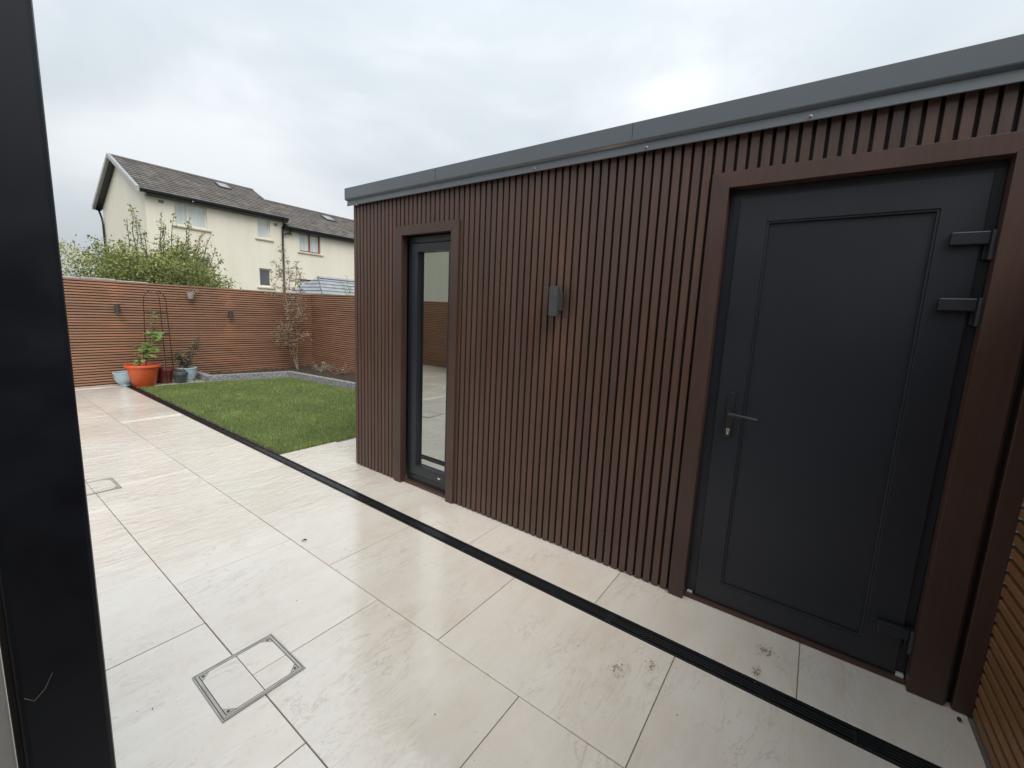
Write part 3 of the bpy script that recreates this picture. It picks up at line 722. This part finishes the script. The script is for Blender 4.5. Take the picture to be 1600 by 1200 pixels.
# shrubs in pots
st = [wander((0, 0, .0), (g.uniform(-.16, .10), g.uniform(-.08, .08), g.uniform(.18, .36)), 6, .02, g) for i in range(14)]
st += [wander((.02, 0, .1), (.20, .02, .64), 7, .02, g), wander((.05, 0, .1), (.24, .0, .56), 7, .02, g), wander((.03, 0, .1), (.17, .02, .5), 7, .02, g)]
plant('potted_shrub', 'dull olive small leaved shrub in the right pale blue pot', (.398, 9.32, .22), st, 'darkleaf', 'bark', .045, 85, 11, .022, .1, .5, .005)
plant('potted_seedlings', 'low green seedlings in the small grey pot', (.262, 9.20, .185), [wander((0, 0, 0), (g.uniform(-.07, .07), g.uniform(-.05, .05), g.uniform(.02, .07)), 4, .01, g) for i in range(9)], 'darkleaf', 'bark', .03, 120, 12, .01)
plant('bare_stem_plant', 'thin nearly bare upright stem in the maroon pot', (.085, 9.33, .25), [wander((0, 0, 0), (.01, 0, .42), 7, .006, g), wander((.01, 0, 0), (.03, .01, .08), 3, .006, g)], 'darkleaf', 'palebark', .022, 14, 13, .008, .1, .5, .006)
plant('trailing_plant', 'small grey green trailing plant in the hanging pot', (.612, 9.612, 1.59), [wander((0, 0, 0), (g.uniform(-.06, .12), g.uniform(-.05, .04), g.uniform(.0, .12)), 4, .012, g) for i in range(10)], 'palestem', 'palebark', .026, 90, 14, .010)
# corner shrub
st = []
b1 = wander((0, 0, 0), (-.18, .0, 1.25), 9, .02, g); b2 = wander((.02, 0, 0), (.02, .02, 1.20), 9, .02, g); b3 = wander((0, 0, 0), (-.24, .02, .85), 8, .02, g)
b4 = wander(b1[-1], (-.24, .05, 2.10), 8, .03, g); b5 = wander(b2[-1], (.14, .03, 2.02), 8, .03, g)
st += [b1, b2, b3]
for i in range(46):
    src = g.choice([b1[3:], b2[4:], b4, b5, b3[4:]]); p_ = Vector(g.choice(src)); L_ = g.uniform(.14, .40)
    d_ = Vector((g.uniform(-1, 1), g.uniform(-.45, .35), g.uniform(-.15, .75))).normalized()*L_
    e_ = p_+d_
    if e_.y > .30: e_.y = .30
    st.append(wander(p_, e_, 5, .018, g))
for i in range(3): st.append(wander((-.2+.1*i, .05, 1.7), (-.22+.16*i, .06, 2.35+.28*(i == 0)), 6, .02, g))
cs_t = plant('corner_shrub', 'tall sparse bronze leaved shrub in the fence corner of the bed', (2.36, 9.27, .06), st+[b4, b5], 'brownleaf', 'palebark', .070, 70, 15, .028, .25, .30, .009, .30)
tl = wander((-.22, .05, 1.9), (-.215, .05, 2.82), 9, .012, g)
g2 = random.Random(9)
plant('bed_plant', 'small pale variegated plant on the soil beside the right fence', (2.60, 8.70, .06), [wander((0, 0, 0), (g2.uniform(-.22, .22), g2.uniform(-.18, .18), g2.uniform(.08, .22)), 5, .015, g2) for i in range(22)], 'palestem', 'palebark', .035, 60, 16, .012)
plant('bed_plant', 'sparse low plant in the bed nearest the garden room', (2.68, 8.10, .06), [wander((0, 0, 0), (g2.uniform(-.2, .2), g2.uniform(-.25, .2), g2.uniform(.08, .24)), 5, .015, g2) for i in range(12)], 'brownleaf', 'palebark', .032, 34, 17, .012)
plant('lime_shrub', 'thin lime green shrub showing above the right fence', (3.75, 8.9, -.1), [wander((0, 0, 0), (g2.uniform(-.55, .55), g2.uniform(-.3, .3), g2.uniform(1.9, 2.35)), 9, .05, g2) for i in range(11)], 'limeleaf', 'bark', .05, 42, 18, .03, .1, .4, .008, .5, cat='shrub')
# ---------------------------------------------------------------- tree and hedge behind the fence
tree = thing('apple_tree', 'bushy green apple tree with upright shoots behind the far fence', 'tree', (.86, 12.1, -.12))
g = random.Random(31); gn = np.random.default_rng(31)
mb = MB().tube([(0, 0, 0), (.02, 0, .6), (.0, .03, 1.15)], [.12, .10, .085], 8)
mb.build('trunk', 'bark', tree)
limb = MB(); P = []; T = []
ends = []
for i in range(16):
    a = 2*PI*i/16+g.uniform(-.2, .2); rr = g.uniform(.5, 1.25)
    e_ = Vector((rr*math.cos(a)*1.05, rr*math.sin(a)*.9, g.uniform(1.75, 2.5))); pl_ = wander((0, .02, 1.05), e_, 6, .06, g)
    limb.tube(pl_, [.05, .04, .032, .024, .016, .008], 6); ends.append(pl_)
for c_ in range(520):
    # clump centres in a flattened crown
    while True:
        q = gn.uniform(-1, 1, 3)
        if (np.abs(q)**2.6).sum() < 1: break
    lump = 1+.18*math.sin(q[0]*7+q[1]*5)
    cx, cy = q[0]*1.22*lump, q[1]*1.05; cz = 2.02+q[2]*.66*lump+.10*math.sin(cx*5.2)-.22*max(0, cx-.4)-.14*max(0, -.5-cx)
    k_ = 40; sp = gn.normal(size=(k_, 3))*np.array([.115, .115, .085]); P.append(np.array([cx, cy, cz])+sp)
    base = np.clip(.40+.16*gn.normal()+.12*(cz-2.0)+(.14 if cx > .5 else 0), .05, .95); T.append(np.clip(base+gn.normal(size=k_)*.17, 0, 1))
shoots = [(-.72, 2.60), (-.55, 3.32), (-.48, 3.2), (-.60, 3.05), (-.30, 3.1), (.0, 3.12), (.08, 3.36), (.16, 3.30), (.05, 3.0), (.50, 3.30), (.46, 3.1), (.72, 3.05), (.85, 2.95), (.62, 2.9), (1.05, 2.72), (1.2, 2.55), (.95, 2.6), (-.25, 2.9), (.3, 2.85)]
for sx, sz in shoots:
    pl_ = wander((sx*.75, g.uniform(-.4, .3), 2.15), (sx, g.uniform(-.5, .2), sz+.12), 6, .03, g)
    limb.tube(pl_, [.012, .010, .008, .007, .005, .003], 5)
    for q in range(52):
        u = g.random()**.8*5; i = min(int(u), 4); p_ = np.array(pl_[i].lerp(pl_[i+1], u-i)); P.append((p_+gn.normal(size=3)*(.046-.005*i))[None]); T.append(np.array([min(1, max(0, g.gauss(.40, .18)))]))
limb.build('limbs', 'bark', tree)
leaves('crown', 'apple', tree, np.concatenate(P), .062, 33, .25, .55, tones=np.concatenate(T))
hed = thing('yellow_hedge', 'yellow green conifer hedge top behind the fence at the far left', 'hedge', (-.6, 17.5, -.12))
P = []
for c_ in range(170):
    cx, cy, cz = gn.uniform(-2.2, 1.4), gn.uniform(-.5, .5), gn.uniform(.3, 2.80)+.16*math.sin(c_)
    P.append(np.array([cx, cy, cz])+gn.normal(size=(45, 3))*np.array([.16, .16, .13]))
leaves('foliage', 'hedge', hed, np.concatenate(P), .085, 35, -.4, .4)
MB().tube([(-.6, 0, 0), (-.6, 0, 1.6)], [.07, .04], 7).build('trunk', 'bark', hed)
# ---------------------------------------------------------------- houses behind
def uvroof(name, quad, courses, mat, parent, th=.05):
    """quad: eave-left, eave-right, ridge-right, ridge-left; stepped tile courses"""
    a, b, c_, d_ = [Vector(q) for q in quad]; nrm = (b-a).cross(d_-a).normalized()
    if nrm.z < 0: nrm = -nrm
    me = bpy.data.meshes.new(name); V = []; Fs = []; UV = []
    H = (d_-a).length
    for i in range(courses):
        t0, t1 = i/courses, min(1, (i+1.12)/courses)
        p0, p1 = a.lerp(d_, t0), b.lerp(c_, t0); p2, p3 = b.lerp(c_, t1), a.lerp(d_, t1); lift = nrm*.032
        n0 = len(V); V += [p0+lift, p1+lift, p2+nrm*.004, p3+nrm*.004, p0-nrm*th, p1-nrm*th]; Fs += [(n0, n0+1, n0+2, n0+3), (n0+4, n0+5, n0+1, n0)]
        w0 = (p1-p0).length; off = .165*(i % 2)
        UV += [(off, t0*H), (w0+off, t0*H), (w0+off, t1*H), (off, t1*H), (off, t0*H), (w0+off, t0*H), (w0+off, t0*H+.02), (off, t0*H+.02)]
    n0 = len(V); V += [a-nrm*th, b-nrm*th, c_-nrm*th, d_-nrm*th]; Fs += [(n0+3, n0+2, n0+1, n0)]; UV += [(0, 0)]*4
    me.from_pydata([tuple(q) for q in V], [], Fs); ul = me.uv_layers.new(name='UVMap')
    for i, q in enumerate(UV): ul.data[i].uv = q
    return link(name, me, mat, parent)
def house_window(parent, x0, x1, z0, z1, yw, mull, fmat, pmat, sill=True, left_open=False):
    wn_ = thing('window', None, None); wn_.parent = parent
    fw_ = .07
    mb = MB(); mb.box(x0, x1, yw+.11, yw+.19, z0, z0+fw_).box(x0, x1, yw+.11, yw+.19, z1-fw_, z1).box(x0, x0+fw_, yw+.11, yw+.19, z0+fw_, z1-fw_).box(x1-fw_, x1, yw+.11, yw+.19, z0+fw_, z1-fw_)
    for q in mull: mb.box(q-.045, q+.045, yw+.108, yw+.188, z0+fw_, z1-fw_)
    mb.build('frame', fmat, wn_)
    ed = [x0+fw_]+sum([[q-.045, q+.045] for q in mull], [])+[x1-fw_]
    for i in range(0, len(ed), 2): bx('pane', pmat, wn_, ed[i], ed[i+1], yw+.145, yw+.155, z0+fw_, z1-fw_)
    if sill: MB().prism([(yw+.10, z0-.10), (yw-.075, z0-.10), (yw-.075, z0-.035), (yw+.10, z0+.0)], x0-.14, x1+.14, 'x').build('sill', 'sill', wn_, bevel=.01)
    return wn_
def wall_with_holes(name, x0, x1, z0, z1, y, th, holes, mat, parent):
    xs = sorted({x0, x1, *[h[0] for h in holes], *[h[1] for h in holes]}); zs = sorted({z0, z1, *[h[2] for h in holes], *[h[3] for h in holes]})
    mb = MB()
    def solid(i, j):
        if not (0 <= i < len(xs)-1 and 0 <= j < len(zs)-1): return False
        cx, cz = (xs[i]+xs[i+1])/2, (zs[j]+zs[j+1])/2
        return not any(h[0] < cx < h[1] and h[2] < cz < h[3] for h in holes)
    for i in range(len(xs)-1):
        for j in range(len(zs)-1):
            if not solid(i, j): continue
            a, b, c_, d_ = xs[i], xs[i+1], zs[j], zs[j+1]
            mb.add([(a, y, c_), (b, y, c_), (b, y, d_), (a, y, d_)], [(0, 1, 2, 3)])
            for (di, dj, e_) in ((-1, 0, [(a, c_), (a, d_)]), (1, 0, [(b, d_), (b, c_)]), (0, -1, [(b, c_), (a, c_)]), (0, 1, [(a, d_), (b, d_)])):
                if not solid(i+di, j+dj): mb.add([(e_[0][0], y, e_[0][1]), (e_[1][0], y, e_[1][1]), (e_[1][0], y+th, e_[1][1]), (e_[0][0], y+th, e_[0][1])], [(0, 1, 2, 3)])
    return mb.build(name, mat, parent)
H1 = thing('house', 'cream rendered two storey house with grey tiled gable roof, behind the fence', 'house', (0, 0, 0))
Y0, YB, YR = 25.0, 32.4, 28.85; XL, XR = 3.81, 9.60; ZE, ZR = 6.13, 8.13
holes = [(4.84, 6.10, 4.86, 5.96), (8.36, 8.99, 4.88, 5.93), (8.36, 8.99, 2.33, 3.30), (4.9, 6.15, 2.2, 3.50)]
wall_with_holes('wall', XL, XR, -.1, ZE+.05, Y0, .25, holes, 'render', H1)
# gable and rear walls
mb = MB(); gx0 = XL+.0015
mb.prism([(Y0+.02, -.1), (YB, -.1), (YB, ZE+.05), (YR, ZR-.10), (Y0+.02, ZE+.05)], gx0, gx0+.24, 'x'); mb.build('gable_wall', 'render', H1)
bx('rear_wall', 'render', H1, XL, XR, YB-.2, YB-.002, -.1, ZE)
bx('floor_slab', 'soffit', H1, XL+.3, XR, Y0+.26, YB-.3, 3.0, 3.2)
bx('inner_wall', 'soffit', H1, XL+.3, XR, Y0+.9, Y0+.95, -.1, 6)
house_window(H1, 4.84, 6.10, 4.86, 5.96, Y0, [5.36], 'cream_frame', 'pane_light')
house_window(H1, 8.36, 8.99, 4.88, 5.93, Y0, [], 'cream_frame', 'pane_light')
house_window(H1, 8.36, 8.99, 2.33, 3.30, Y0, [], 'cream_frame', 'pane_dark')
house_window(H1, 4.9, 6.15, 2.2, 3.50, Y0, [5.5], 'cream_frame', 'pane_dark')
EX = .30
rf = uvroof('roof', [(XL-EX, Y0-.32, ZE-.02), (XR+.22, Y0-.32, ZE-.02), (XR+.22, YR, ZR), (XL-EX, YR, ZR)], 15, 'roof', H1)
uvroof('roof', [(XR+.22, YB+.32, ZE-.02), (XL-EX, YB+.32, ZE-.02), (XL-EX, YR, ZR), (XR+.22, YR, ZR)], 15, 'roof', H1)
for i in range(13): MB().prism([(YR-.14, ZR-.03), (YR-.05, ZR+.055), (YR+.05, ZR+.055), (YR+.14, ZR-.03)], XL-EX+i*.4855, XL-EX+i*.4855+.48, 'x').build('ridge_tile', 'ridge', rf)
nv_ = 15
for i in range(nv_):
    t0, t1 = i/nv_, (i+1)/nv_
    for (ye, ys) in ((Y0-.34, 1), (YB+.34, -1)):
        a = Vector((0, ye, ZE-.02)).lerp(Vector((0, YR, ZR)), t0); b = Vector((0, ye, ZE-.02)).lerp(Vector((0, YR, ZR)), t1*.985+t0*.015)
        MB().prism([(a.y, a.z-.12), (b.y, b.z-.12), (b.y, b.z+.055), (a.y, a.z+.085)], XL-EX-.06, XL-EX+.06, 'x').build('verge_cap', 'verge', rf)
# verge soffit, fascia and gutters
for ye in (Y0-.30, YB+.30):
    a, b = Vector((0, ye, ZE-.10)), Vector((0, YR, ZR-.09))
    MB().prism([(a.y, a.z-.06), (b.y, b.z-.06), (b.y, b.z-.0), (a.y, a.z-.0)], XL-EX+.062, XL, 'x').build('verge_soffit', 'soffit', H1)
MB().prism([(Y0-.42, ZE-.02), (Y0-.40, ZE-.12), (Y0-.28, ZE-.12), (Y0-.28, ZE-.22), (Y0-.002, ZE-.22), (Y0-.002, ZE-.02)], XL-.02, XR+.22, 'x').build('gutter', 'soffit', H1)
MB().tube([(9.60, Y0-.36, ZE-.1), (9.60, Y0-.34, ZE-.3), (9.60, Y0-.08, ZE-.55), (9.60, Y0-.07, -.1)], .05, 8).build('downpipe', 'soffit', H1, smooth=True)
MB().tube([(XL-.12, YB+.3, ZE-.1), (XL-.10, YB-.1, ZE-.55), (XL-.08, YB-.2, ZE-.9), (XL-.08, YB-.2, -.1)], .05, 8).build('downpipe', 'soffit', H1, smooth=True)
bx('wall_vent', 'vent', H1, 4.27, 4.46, Y0-.012, Y0-.0, 5.70, 5.83); bx('wall_vent', 'vent', H1, 9.20, 9.38, Y0-.012, Y0, 5.64, 5.78)
for x_ in (5.0, 5.45, 7.4): MB().lathe([(.001, -.03), (.03, 0), (.001, .03)], (x_, Y0-.40, ZE-.16), 8).build('gutter_bracket', 'white' if x_ == 5.45 else 'soffit', H1)
def rooflight(parent, x0, x1, t0, t1, ye, ze, yr, zr):
    a, b = Vector((0, ye, ze)).lerp(Vector((0, yr, zr)), t0), Vector((0, ye, ze)).lerp(Vector((0, yr, zr)), t1)
    MB().prism([(a.y, a.z+.03), (b.y, b.z+.03), (b.y, b.z+.08), (a.y, a.z+.08)], x0, x1, 'x').build('rooflight', 'soffit', parent)
    MB().prism([(a.y+.06, a.z+.112), (b.y-.06, b.z+.052), (b.y-.06, b.z+.062), (a.y+.06, a.z+.122)], x0+.06, x1-.06, 'x').build('rooflight_pane', 'pane_dark', parent)
rooflight(rf, 7.65, 8.25, .70, .88, Y0-.32, ZE, YR, ZR)
H2 = thing('house', 'adjoining cream house with red window frames and lower roof, farther right', 'house', (0, 0, 0))
X2, X3, Y2 = 9.612, 18.5, 25.05; ZE2, ZR2, YR2 = 5.72, 7.72, 29.0
holes = [(10.60, 11.84, 4.50, 5.62), (10.55, 11.9, 1.9, 2.93)]
wall_with_holes('wall', X2, X3, -.1, ZE2+.05, Y2, .25, holes, 'render', H2)
bx('rear_wall', 'render', H2, X2, X3, 32.6, 32.8, -.1, ZE2); bx('side_wall', 'render', H2, X3-.2, X3-.002, Y2+.26, 32.59, -.1, ZE2)
bx('inner_wall', 'soffit', H2, X2, X3-.3, Y2+.9, Y2+.95, -.1, 5.6)
house_window(H2, 10.60, 11.84, 4.50, 5.62, Y2, [11.22], 'red_frame', 'pane_light')
house_window(H2, 10.55, 11.9, 1.9, 2.93, Y2, [11.2], 'red_frame', 'pane_light')
rf2 = uvroof('roof', [(XR+.225, Y2-.32, ZE2-.02), (X3+.3, Y2-.32, ZE2-.02), (X3+.3, YR2, ZR2), (XR+.225, YR2, ZR2)], 15, 'roof', H2)
uvroof('roof', [(X3+.3, 33.1, ZE2-.02), (XR+.225, 33.1, ZE2-.02), (XR+.225, YR2, ZR2), (X3+.3, YR2, ZR2)], 15, 'roof', H2)
for i in range(19): MB().prism([(YR2-.14, ZR2-.03), (YR2-.05, ZR2+.055), (YR2+.05, ZR2+.055), (YR2+.14, ZR2-.03)], XR+.23+i*.4855, XR+.23+i*.4855+.48, 'x').build('ridge_tile', 'ridge', rf2)
MB().prism([(Y2-.42, ZE2-.02), (Y2-.40, ZE2-.12), (Y2-.28, ZE2-.12), (Y2-.28, ZE2-.22), (Y2-.002, ZE2-.22), (Y2-.002, ZE2-.02)], X2+.02, X3, 'x').build('gutter', 'soffit', H2)
MB().tube([(10.0, Y2-.36, ZE2-.1), (9.95, Y2-.2, ZE2-.34), (9.72, Y2-.12, ZE2-.42), (9.62, Y2-.10, ZE2-.5)], .045, 8).build('downpipe', 'soffit', H2, smooth=True)
bx('wall_vent', 'vent', H2, 9.98, 10.18, Y2-.012, Y2, 5.30, 5.42)
bx('verge_upstand', 'render', H2, XR+.0, XR+.21, Y2+.27, YR2, 5.5, 6.0)
rooflight(rf2, 13.7, 14.4, .66, .84, Y2-.32, ZE2, YR2, ZR2)
# neighbour's low slate roof beyond the right fence
sh = thing('slate_outbuilding', 'low outbuilding with hipped blue grey slate roof, above the right fence', 'outbuilding', (0, 0, 0))
bx('wall', 'render', sh, 4.9, 9.5, 12.3, 15.8, -.1, 1.45)
uvroof('roof', [(4.62, 12.0, 1.36), (9.8, 12.0, 1.36), (9.1, 14.0, 2.40), (5.50, 14.0, 2.40)], 9, 'slate', sh)
uvroof('roof', [(9.8, 16.1, 1.36), (4.62, 16.1, 1.36), (5.50, 14.0, 2.40), (9.1, 14.0, 2.40)], 9, 'slate', sh)
uvroof('roof', [(4.62, 16.1, 1.36), (4.62, 12.0, 1.36), (5.50, 14.0, 2.40), (5.501, 14.001, 2.40)], 9, 'slate', sh)
for i in range(8): MB().prism([(13.89, 2.39), (13.96, 2.45), (14.04, 2.45), (14.11, 2.39)], 5.50+i*.45, 5.50+i*.45+.445, 'x').build('ridge_tile', 'slate', sh)
# house mirrored in the window pane, left of the picture
H3 = thing('house', 'pale neighbouring house with grey roof, seen only mirrored in the garden room window', 'house', (0, 0, 0))
bx('wall', 'render', H3, -21, -13, 14.5, 22, -.1, 5.0)
uvroof('roof', [(-13-.0, 14.2, 4.95), (-12.7, 22.3, 4.95), (-17, 22.3, 7.2), (-17, 14.2, 7.2)], 12, 'roof', H3)
uvroof('roof', [(-21.3, 22.3, 4.95), (-21.3, 14.2, 4.95), (-17, 14.2, 7.2), (-17, 22.3, 7.2)], 12, 'roof', H3)
MB().prism([(-21, 5.0), (-13, 5.0), (-17, 7.1)], 14.6, 21.9, 'y').build('gable_wall', 'render', H3)
# ---------------------------------------------------------------- the camera-side house and dark post
HC = thing('house', 'pebbledashed house corner at the extreme left edge, beside the dark post', 'house', (0, 0, 0))
bx('pier', 'pebble', HC, -2.90, -2.285, .885, 1.22, -.1, 2.75)
bx('wall', 'pebble', HC, -7.5, -2.902, -4.5, 1.22, -.1, 2.9)  # unseen wall and roof of the house, height set for the shade they cast
bx('roof_edge', 'soffit', HC, -7.6, -2.80, -4.6, 1.32, 2.902, 3.08)
bx('wall_trim', 'white', HC, -2.288, -2.262, .850, .884, -.1, 2.75, bevel=.003)
pt_ = thing('frame_post', 'dark navy frame post filling the left edge, close to the camera', 'post', (-2.215, .79, 0))
MB().box(-.0415, .0400, -.02, .05, -.05, 2.75).build('post_face', 'postdark', pt_, bevel=.006)
MB().box(-.047, -.042, .0, .05, -.05, 2.75).build('post_gasket', 'blackbit', pt_)
MB().tube([(-.036, -.0205, .985), (-.028, -.0206, .975), (-.018, -.0206, .985), (-.010, -.0205, 1.003)], .00035, 4).build('hair_scratch', 'palebark', pt_)
